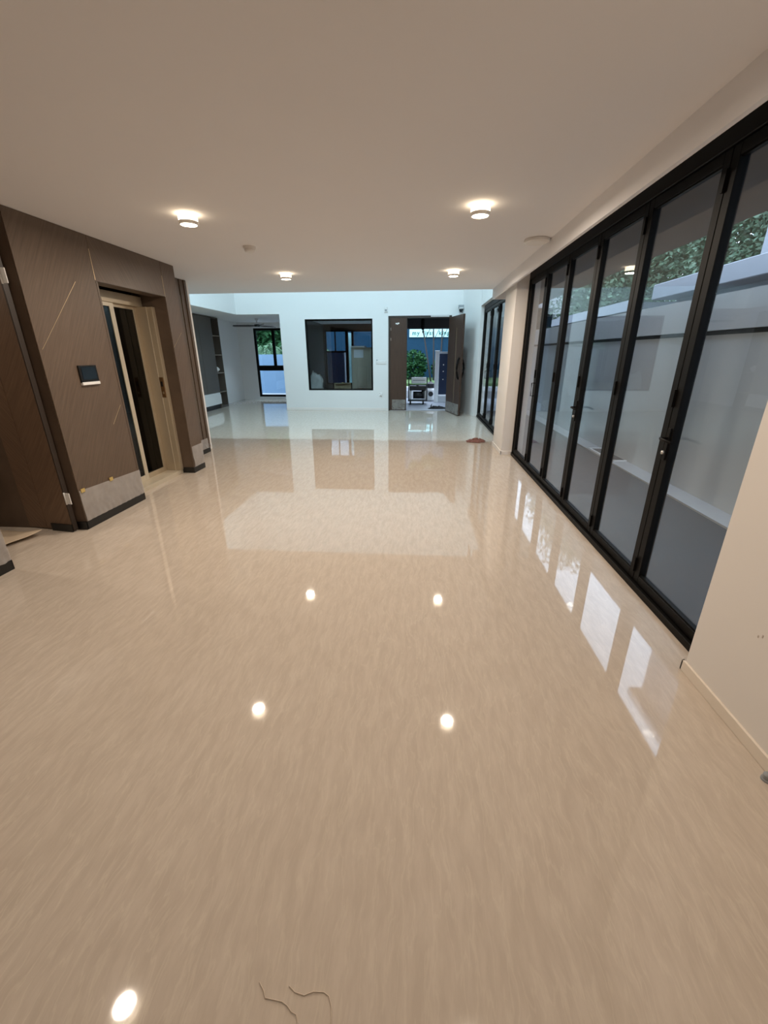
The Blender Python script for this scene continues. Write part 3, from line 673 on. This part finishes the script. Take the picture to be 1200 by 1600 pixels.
def sheetf(u, v):
    x = -4.15 + 0.80 * u; y = 2.62 + 0.56 * v
    x += 0.10 * (v - 0.5) - 0.30 * max(0, u - 0.6) * (1 - v); y += 0.03 * math.sin(u * 5)
    z = 0.006 + 0.035 * max(0, u - 0.75) / 0.25 * v ** 2 + 0.015 * (1 + noise.noise(Vector((u * 3, v * 3, 1)))) * (0.3 + 0.7 * v) + 0.02 * max(0, 0.15 - v) / .15
    return (x, y, z)
ps = obj('floor_paper', grid_bm(30, 16, sheetf, thick=0.003), 'paper', smooth=True)
tag(ps, 'curled beige protective paper sheet on the floor under the brown door', 'paper sheet')

def thread(name, pts, label, r=0.0011):
    z = 0.002
    o = tube(name, [(x, y, z + (0.001 if i % 2 else 0)) for i, (x, y) in enumerate(pts)], r, 'thread', n=6)
    tag(o, label, 'thread')
thread('loose_thread', [(-0.368, 0.541), (-0.352, 0.527), (-0.344, 0.515), (-0.318, 0.513), (-0.300, 0.512), (-0.285, 0.506), (-0.272, 0.497), (-0.258, 0.493), (-0.252, 0.478), (-0.250, 0.46)], 'thin pale squiggly thread on the near floor, left one of two')
thread('loose_thread', [(-0.290, 0.540), (-0.272, 0.530), (-0.248, 0.527), (-0.226, 0.535), (-0.200, 0.536), (-0.186, 0.530), (-0.176, 0.512), (-0.172, 0.49), (-0.171, 0.46)], 'thin pale hooked thread on the near floor, right one of two')

st = thing('door_stop', 'small grey rubber door stop by the right wall foot', 'door stop', (1.336, 1.213, 0))
lathe('base', [(0, 0), (0.018, 0), (0.018, 0.008), (0.0, 0.008)], 'greyplastic', st, 20); lathe('cap', [(0.014, 0.008), (0.015, 0.026), (0.010, 0.032), (0, 0.033)], 'greyplastic', st, 20)

# ------------------------------------------------------------------ outside, right: side yard
struct(boxes('ground', [(1.60, 60, -20, 12.2, -0.16, -0.06), (-60, 60, 12.2, 90, -0.20, -0.06), (-60, -8.25, -20, 12.2, -0.2, -0.06)], 'ground'), 'ground around the house')
struct(boxes('yard_floor', [(1.60, 2.85, -3.2, 13.0, -0.06, -0.02)], 'yardfloor'), 'dark grey floor of the side yard')
struct(boxes('yard_kerb', [(2.85, 3.10, -3.2, 13.0, -0.06, 0.0)], 'kerb'), 'pale kerb along the yard wall')
YX = 3.10
struct(boxes('wall_yard', [(YX, YX + 0.2, -3.2, 14.0, -0.06, 1.67), (YX - 0.03, YX + 0.2, -3.2, 14.0, 1.715, 2.06)], 'yardwall'), 'grey boundary wall of the side yard')
struct(boxes('trim_2', [(YX + 0.015, YX + 0.2, -3.2, 14.0, 1.67, 1.715)], 'yardline'), 'dark shadow groove in the boundary wall')
struct(boxes('canopy', [(1.62, 2.60, -3.2, 12.2, 2.50, 2.78)], 'soffit'), 'concrete canopy over the side yard')
dg = thing('drain_frame', 'white rectangular drain frame on the kerb beside the yard wall', 'drain', (2.86, 6.25, 0.0))
boxes('angle_frame', [(0, 0.03, 0, 0.9, 0, 0.02), (0, 0.22, 0, 0.03, 0, 0.02), (0, 0.22, 0.87, 0.90, 0, 0.02)], 'white', dg); box('cover_plate', 0.03, 0.22, 0.03, 0.87, 0, 0.008, 'yardfloor', dg)

ne = thing('neighbour_carport', 'pale flat carport roof on a post beyond the boundary wall', 'carport', (4.2, 1.0, -0.06))
box('roof_slab', -0.45, 2.4, -4, 6.9, 2.36, 2.58, 'eave', ne, 0.01); box('under_beam', -0.1, 0.1, -4, 6.8, 2.22, 2.36, 'greyplastic', ne)
for y in (-2.0, 6.6): box('post', -0.08, 0.08, y, y + 0.16, 0, 2.22, 'concrete', ne)
fh = thing('far_house', 'grey two-storey house at the far end beyond the yard', 'house', (5.6, 38.5, -0.06))
box('wall', 0, 9.0, 0, 4, 0, 7.0, 'yardwall', fh); box('roof_slab', -0.2, 9.2, -0.2, 4.2, 7.0, 7.3, 'eave', fh)
for k in range(3):
    f = box('window', 1.0 + k * 2.8, 2.4 + k * 2.8, -0.04, 0, 3.4, 5.0, 'black', fh); box('pane', 1.06 + k * 2.8, 2.34 + k * 2.8, -0.05, -0.04, 3.46, 4.94, 'screen', f)
nh = thing('neighbour_house', 'dark roofed low house with a white fascia beyond the yard wall', 'house', (4.6, 11.2, -0.06))
box('wall', 0.6, 2.2, 0, 5.0, 0, 2.35, 'housewhite', nh); box('roof', 0.1, 2.3, -0.6, 5.4, 2.46, 2.60, 'housedark', nh); box('fascia', 0.05, 0.1, -0.6, 5.4, 2.44, 2.66, 'eave', nh); box('eave_soffit', 0.1, 0.6, -0.6, 5.4, 2.35, 2.46, 'housedark', nh)
for y in (0.8, 3.2):
    f = box('window', 0.56, 0.60, y, y + 1.4, 0.9, 2.0, 'black', nh); box('pane', 0.55, 0.56, y + 0.06, y + 1.34, 0.96, 1.94, 'screen', f)

# ------------------------------------------------------------------ trees
def leaf_cloud(name, blobs, n, size, m, parent, seed):
    rnd = random.Random(seed); verts = []; faces = []
    tot = sum(b[3] * b[4] * b[5] for b in blobs)
    for (cx, cy, cz, rx, ry, rz) in blobs:
        for _ in range(int(n * rx * ry * rz / tot)):
            while True:
                p = Vector((rnd.uniform(-1, 1), rnd.uniform(-1, 1), rnd.uniform(-1, 1)))
                if p.length <= 1 and p.length > 0.35: break
            c = Vector((cx + p.x * rx, cy + p.y * ry, cz + p.z * rz))
            a = Vector((rnd.gauss(0, 1), rnd.gauss(0, 1), rnd.gauss(0, .6))).normalized(); b = a.cross(Vector((rnd.gauss(0, 1), rnd.gauss(0, 1), rnd.gauss(0, 1)))).normalized()
            s = size * rnd.uniform(0.6, 1.4); k = len(verts)
            verts += [c - a * s, c + b * s * 0.5, c + a * s, c - b * s * 0.5]; faces.append((k, k + 1, k + 2, k + 3))
    me = bpy.data.meshes.new(name); me.from_pydata([tuple(v) for v in verts], [], faces); me.update()
    o = obj(name, me, m, parent); o['kind'] = 'stuff'; return o

def tree(label, loc, h, r, n, m, seed, group, size=0.10):
    t = thing('garden_tree', label, 'tree', loc, 0, group); rnd = random.Random(seed)
    tr = tube('trunk', [(0, 0, 0), (0.05, 0.03, h * 0.3), (-0.04, 0.05, h * 0.6), (0.02, 0, h * 0.85)], 0.1, 'bark', t, rs=[0.16, 0.12, 0.09, 0.04])
    for k in range(4):
        a = rnd.uniform(0, 6.28); z = h * rnd.uniform(0.35, 0.6)
        tube('branch', [(0, 0, z), (r * 0.3 * math.cos(a), r * 0.3 * math.sin(a), z + h * 0.12), (r * 0.6 * math.cos(a), r * 0.6 * math.sin(a), z + h * 0.22)], 0.04, 'bark', t, n=6, rs=[0.06, 0.04, 0.02])
    blobs = [(0, 0, h * 0.65, r, r, h * 0.34)]
    for k in range(6):
        a = rnd.uniform(0, 6.28); blobs.append((r * 0.6 * math.cos(a), r * 0.6 * math.sin(a), h * rnd.uniform(0.4, 0.85), r * 0.55, r * 0.55, h * 0.2))
    if h > 8: blobs.append((0, 0, h * 0.22, r * 0.95, r * 0.95, h * 0.2))
    leaf_cloud('foliage', blobs, n, size, m, t, seed)
    return t
bh = thing('tall_neighbour_house', 'tall pale neighbouring house at the near end of the yard', 'house', (7.2, -6.0, -0.06))
box('wall', 0, 6, 0, 16.85, 0, 8.5, 'eave', bh); box('roof_slab', -0.3, 6.2, -0.3, 17.0, 8.5, 8.75, 'concrete', bh)
for k in range(4):
    f = box('window', -0.04, 0, 1.5 + k * 3.8, 3.5 + k * 3.8, 3.6, 5.2, 'black', bh); box('pane', -0.05, -0.04, 1.56 + k * 3.8, 3.44 + k * 3.8, 3.66, 5.14, 'screen', f)
labs = ['leafy green tree seen over the carport roof through the nearest door leaf', 'leafy tree beyond the boundary wall, second along', 'dense green tree beyond the low neighbour house', 'green tree far along the yard, nearest the pillar', 'broad dark tree standing behind the others']
for i, (x, y, h, r) in enumerate(((9.9, 13.7, 6.2, 2.4), (8.6, 19.2, 8.2, 2.6), (10.4, 25.2, 11.0, 3.0), (12.2, 33.0, 13.0, 3.2), (17.0, 20.5, 8.4, 3.2))):
    tree(labs[i], (x, y, -0.06), h, r, (30000, 26000, 20000, 16000, 10000)[i], 'leaf', 20 + i, 'trees beyond the boundary wall', (0.075, 0.09, 0.11, 0.13, 0.14)[i])

# ------------------------------------------------------------------ outside, front: porch, street, sign
struct(boxes('porch_floor', [(-0.85, 3.1, 12.2, 15.6, -0.10, -0.005)], 'darkfloor'), 'grey porch floor')
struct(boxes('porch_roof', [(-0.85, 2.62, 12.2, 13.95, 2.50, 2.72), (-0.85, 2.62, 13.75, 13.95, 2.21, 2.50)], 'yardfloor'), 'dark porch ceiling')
pl = thing('porch_lantern', 'black lantern hanging from the porch ceiling', 'lantern', (0.09, 13.0, 2.50))
tube('hanger', [(0, 0, 0), (0, 0, -0.08)], 0.012, 'black', pl); lathe('body', [(0, -0.07), (0.05, -0.08), (0.055, -0.30), (0.035, -0.36), (0, -0.37)], 'black', pl, 16); lathe('finial', [(0, -0.36), (0.02, -0.38), (0.015, -0.44), (0, -0.46)], 'black', pl, 12)
gp = thing('gate_post', 'bright white square gate post outside the entrance', 'post', (0.585, 14.35, -0.005))
box('shaft', -0.065, 0.065, -0.065, 0.065, 0, 1.57, 'postwhite', gp, 0.006); box('cap', -0.072, 0.072, -0.072, 0.072, 1.57, 1.60, 'postwhite', gp, 0.006)
gt = thing('garden_gate', 'navy blue solid gate panel beside the white post', 'gate', (0.66, 14.4, -0.005))
box('sheet', 0, 1.3, 0, 0.03, 0.24, 1.50, 'gateblue', gt); box('top_rail', 0, 1.3, -0.01, 0.04, 1.50, 1.56, 'greyplastic', gt, 0.004); box('bottom_wall', 0, 1.3, -0.03, 0.08, 0, 0.20, 'concrete', gt)
for z in (0.7, 0.95, 1.15): lathe_o = box('stud', 0.12, 0.15, -0.012, 0, z, z + 0.03, 'steel', gt, 0.005)

tr_ = thing('trolley_machine', 'black wheeled trolley machine with a white panel on the porch', 'trolley', (0.0, 13.62, -0.005))
for x in (-0.30, 0.27): tube('upright', [(x, 0, 0.10), (x, 0, 0.82)], 0.016, 'machine', tr_)
box('deck', -0.32, 0.29, -0.05, 0.45, 0.10, 0.135, 'machine', tr_, 0.004); tube('cross_bar', [(-0.30, 0, 0.60), (0.27, 0, 0.60)], 0.014, 'machine', tr_); tube('cross_bar', [(-0.30, 0, 0.81), (0.27, 0, 0.81)], 0.014, 'machine', tr_)
box('white_panel', -0.22, 0.245, -0.03, 0.03, 0.635, 0.825, 'white', tr_, 0.02, 3)
box('printed_strip', -0.17, 0.20, -0.034, -0.03, 0.725, 0.745, 'machinegrey', tr_)
box('tank', -0.28, 0.25, 0.02, 0.40, 0.42, 0.57, 'machine', tr_, 0.03, 3); lathe('fuel_cap', [(0, 0.565), (0.04, 0.565), (0.04, 0.60), (0, 0.60)], 'machinegrey', tr_, 16, -0.02, 0.05)
tube('motor', [(-0.16, 0.12, 0.28), (0.12, 0.12, 0.28)], 0.11, 'machine', tr_, 16); tube('muffler', [(0.15, 0.06, 0.18), (0.15, 0.06, 0.42)], 0.055, 'blackplinth', tr_, 14)
for x in (-0.25, 0.24): box('side_tank', x - 0.03, x + 0.03, 0.06, 0.3, 0.16, 0.44, 'white', tr_, 0.02, 3)
for x in (-0.24, 0.16):
    bm = bmesh.new(); lathe_bm([(0.05, -0.02), (0.075, -0.02), (0.075, 0.02), (0.05, 0.02), (0.05, -0.02)], 20, 0, 0, bm)
    bmesh.ops.rotate(bm, verts=bm.verts, cent=(0, 0, 0), matrix=Matrix.Rotation(math.pi / 2, 3, 'Y')); bmesh.ops.translate(bm, verts=bm.verts, vec=(x, 0, 0.075))
    wq = obj('wheel', bm, 'rubber', tr_); tube('axle', [(x - 0.025, 0, 0.075), (x + 0.025, 0, 0.075)], 0.052, 'machinegrey', wq, 12)
vac = thing('white_drum_machine', 'rounded white drum machine with a dark hatch behind the trolley', 'machine', (0.40, 14.75, -0.005))
lathe('drum', [(0, 0.02), (0.16, 0.02), (0.19, 0.08), (0.19, 0.36), (0.15, 0.42), (0, 0.44)], 'white', vac, 28); lathe('lid', [(0.15, 0.43), (0.13, 0.56), (0.06, 0.62), (0, 0.63)], 'machine', vac, 24)
bm = bmesh.new(); lathe_bm([(0, 0), (0.08, 0), (0.08, 0.02), (0, 0.02)], 20, 0, 0, bm); bmesh.ops.rotate(bm, verts=bm.verts, cent=(0,0,0), matrix=Matrix.Rotation(math.pi/2, 3, 'X')); bmesh.ops.translate(bm, verts=bm.verts, vec=(0.02, -0.175, 0.24)); obj('hatch', bm, 'machine', vac)

struct(boxes('street_kerb', [(-6, 8, 19.4, 19.7, -0.06, 0.12)], 'concrete'))
struct(boxes('lawn', [(-8, 10, 19.7, 24.6, -0.06, 0.25)], 'grass'), 'green verge across the street')
hd = thing('street_hoarding', 'dark blue-grey hoarding wall across the street', 'hoarding', (0, 24.6, -0.06))
for i in range(5): box('board', -6 + i * 2.4 + 0.01, -6 + (i + 1) * 2.4 - 0.01, 0, 0.06, 0, 3.4, 'hoarding', hd, 0.004)
for i in range(6): box('stud_post', -6.03 + i * 2.4, -5.97 + i * 2.4, -0.04, 0, 0, 3.4, 'hoarding', hd)

def text_mesh(s, size, m, parent, loc, ext=0.004):
    x = 0.0
    for ch in s:
        if ch == ' ': x += size * 0.42; continue
        cu = bpy.data.curves.new('letter', 'FONT'); cu.body = ch; cu.size = size; cu.extrude = ext; cu.offset = 0.006
        o = bpy.data.objects.new('letter_curve', cu); COL.objects.link(o)
        dg_ = bpy.context.evaluated_depsgraph_get(); me = bpy.data.meshes.new_from_object(o.evaluated_get(dg_))
        bpy.data.objects.remove(o)
        xs = [v.co.x for v in me.vertices]; w_ = max(xs) - min(xs)
        for v in me.vertices: v.co.x -= min(xs)
        t = obj('letter', me, m, parent); t.location = (loc[0] + x, loc[1], loc[2]); t.rotation_euler = (math.pi / 2, 0, 0)
        x += w_ + size * 0.12
sb = thing('street_building', 'dark tall building behind the hoarding across the street', 'building', (-4.0, 29.0, -0.06))
box('wall', 0, 11.0, 0, 4, 0, 9.0, 'hoarding', sb); box('parapet', -0.1, 11.1, -0.1, 4.1, 9.0, 9.4, 'concrete', sb)
for r_ in range(2):
    for k in range(4):
        f = box('window', 0.8 + k * 2.6, 2.4 + k * 2.6, -0.04, 0, 4.2 + r_ * 2.6, 5.6 + r_ * 2.6, 'black', sb); box('pane', 0.86 + k * 2.6, 2.34 + k * 2.6, -0.05, -0.04, 4.26 + r_ * 2.6, 5.54 + r_ * 2.6, 'screen', f)
s1 = thing('sign_board', 'bright turquoise sign panel with the words my first on the hoarding', 'sign', (-0.55, 24.53, 2.34))
box('panel', 0, 1.26, 0, 0.03, 0, 0.40, 'signboard', s1); text_mesh('my first', 0.30, 'signink', s1, (0.16, -0.006, 0.11))
s2 = thing('sign_board', 'bright turquoise sign panel with the word kings on the hoarding', 'sign', (0.76, 24.53, 2.34))
box('panel', 0, 1.60, 0, 0.03, 0, 0.40, 'signboard', s2); text_mesh('kings', 0.30, 'signink', s2, (0.28, -0.006, 0.11))

# shrubs and slender trees on the verge
for i, (x, y, r, h) in enumerate(((-2.0, 23.0, 0.75, 1.2), (-0.3, 23.0, 0.78, 1.55), (1.25, 23.2, 0.6, 1.1), (2.85, 23.2, 0.7, 1.4), (-3.7, 23.0, 0.75, 1.3))):
    t = thing('verge_shrub', ['leafy dark shrub on the verge behind the closed entrance leaf', 'leafy dark shrub on the verge above the trolley', 'dark shrub on the verge left of the gate post', 'dark shrub on the verge behind the navy gate', 'leafy shrub at the far left of the verge'][i], 'shrub', (x, y, 0.25), 0, 'shrubs on the verge')
    for k in range(3): tube('stem', [(0, 0, 0), (0.1 * math.cos(k * 2), 0.1 * math.sin(k * 2), h * 0.6)], 0.015, 'bark', t, 5)
    leaf_cloud('foliage', [(0, 0, h * 0.45, r, r * 0.6, h * 0.5)], 1400, 0.09, 'leaf2', t, 50 + i)
for i, (x0, x1, y) in enumerate(((0.58, 0.10, 20.4), (1.02, 1.05, 21.2), (0.75, 0.66, 22.0))):
    t = thing('slender_tree', ['slanting slender dark trunk crossing the sign', 'upright slender trunk left of the gate post', 'thin trunk between the slanting and the upright one'][i], 'tree', (x0, y, 0.2), 0, 'slender street trees')
    tube('trunk', [(0, 0, 0), ((x1 - x0) * 0.4, 0, 1.1), ((x1 - x0), 0, 2.6), ((x1 - x0) * 1.3, 0, 3.8)], 0.05, 'bark', t, 8, rs=[0.04, 0.034, 0.026, 0.018])
    tube('branch', [((x1 - x0) * 0.7, 0, 1.9), ((x1 - x0) * 0.7 + 0.25, 0, 2.4), ((x1 - x0) * 0.7 + 0.35, 0, 2.9)], 0.02, 'bark', t, 6, rs=[0.018, 0.014, 0.008])
    leaf_cloud('foliage', [((x1 - x0) * 1.2, 0, 3.7, 0.42, 0.3, 0.4)], 500, 0.09, 'leaf2', t, 80 + i)

# ------------------------------------------------------------------ outside the far left window and the inner room window
struct(boxes('wall_side_yard', [(-9, -3.2, 17.6, 17.8, -0.06, 1.50)], 'bluewall'), 'white boundary wall outside the far left window')
struct(boxes('side_yard_floor', [(-9, -0.85, 15.15, 17.6, -0.06, -0.01)], 'concrete'))
def palm(label, loc, n, length, seed):
    t = thing('palm_plant', label, 'palm', loc, 0, 'palms outside the far left window'); rnd = random.Random(seed)
    tube('stem', [(0, 0, 0), (0.03, 0, 1.1), (0, 0.02, 1.7)], 0.05, 'bark', t)
    for k in range(n):
        a = rnd.uniform(0, 6.28); el = rnd.uniform(0.3, 1.2); ln = length * rnd.uniform(0.7, 1.1); bm = bmesh.new()
        prev = None; P = []
        for s in range(9):
            q = s / 8; P.append(Vector((math.cos(a) * ln * q * math.cos(el), math.sin(a) * ln * q * math.cos(el), 1.6 + ln * q * math.sin(el) - 0.9 * ln * q * q)))
        tube_bm(P, 0.012, 5, bm, [0.014 - 0.0012 * s for s in range(9)])
        side = Vector((-math.sin(a), math.cos(a), 0))
        for s in range(1, 9):
            for d in (-1, 1):
                for o_ in (0, 0.5):
                    b = P[s] * (1 - o_) + P[s - 1] * o_; fw = (P[s] - P[s - 1]).normalized(); l2 = 0.32 * (1 - 0.5 * abs(s / 8 - 0.4))
                    tip = b + side * d * l2 * 0.8 + fw * l2 * 0.5 - Vector((0, 0, 0.10)); w_ = fw * 0.018
                    bm.faces.new([bm.verts.new(p) for p in (b - w_, b + w_, tip)])
        obj('frond', bm, 'palm', t)
    return t
palm('arching palm seen in the left upper pane of the far left window', (-6.9, 19.6, -0.06), 22, 1.7, 3)
palm('arching palm seen in the right upper pane of the far left window', (-4.7, 19.6, -0.06), 22, 1.8, 4)
palm('taller palm behind the two window palms', (-7.6, 23.0, -0.06), 24, 2.2, 6)
for i, (x, y) in enumerate(((-9.4, 26.5), (-7.9, 30.5))):
    t = thing('rear_tree', ['dense dark tree left behind the window palms', 'dense dark tree straight behind the window palms'][i], 'tree', (x, y, -0.06), 0, 'dark trees behind the palms')
    tube('trunk', [(0, 0, 0), (0.05, 0, 1.5), (0, 0, 3.0)], 0.12, 'bark', t)
    leaf_cloud('foliage', [(0, 0, 3.2, 1.9, 1.4, 3.1)], 9000, 0.18, 'leaf2', t, 120 + i)
nb = thing('rear_house', 'grey terrace house seen through the inner room window', 'house', (-4.6, 27.0, -0.06))
box('wall', -1.0, 0.5, 0, 3, 0, 6.8, 'yardwall', nb); box('roof_slab', -1.1, 0.55, -0.1, 3.1, 6.8, 7.0, 'concrete', nb)
for x in (-0.8, -0.2):
    f = box('window', x, x + 0.45, -0.03, 0, 1.5, 2.5, 'housewhite', nb); box('pane', x + 0.05, x + 0.40, -0.04, -0.03, 1.55, 2.45, 'screen', f)
tw = thing('turquoise_post', 'narrow turquoise post outside the inner room window', 'post', (-2.62, 16.9, -0.06)); box('shaft', -0.05, 0.05, -0.05, 0.05, 0, 2.3, 'signboard', tw, 0.004); box('foot', -0.08, 0.08, -0.08, 0.08, 0, 0.03, 'concrete', tw)  # made-up post, its turquoise drawn for a strip of glow
bp = thing('navy_partition', 'dark blue partition outside the lower inner room window', 'partition', (-3.75, 16.7, -0.06)); box('sheet', 0, 0.92, 0, 0.05, 0.02, 1.66, 'gateblue', bp); box('edge_trim', 0.92, 0.97, -0.01, 0.06, 0.02, 1.66, 'housewhite', bp)  # made-up sheet; blue-lit wall and bright gap put into its colours
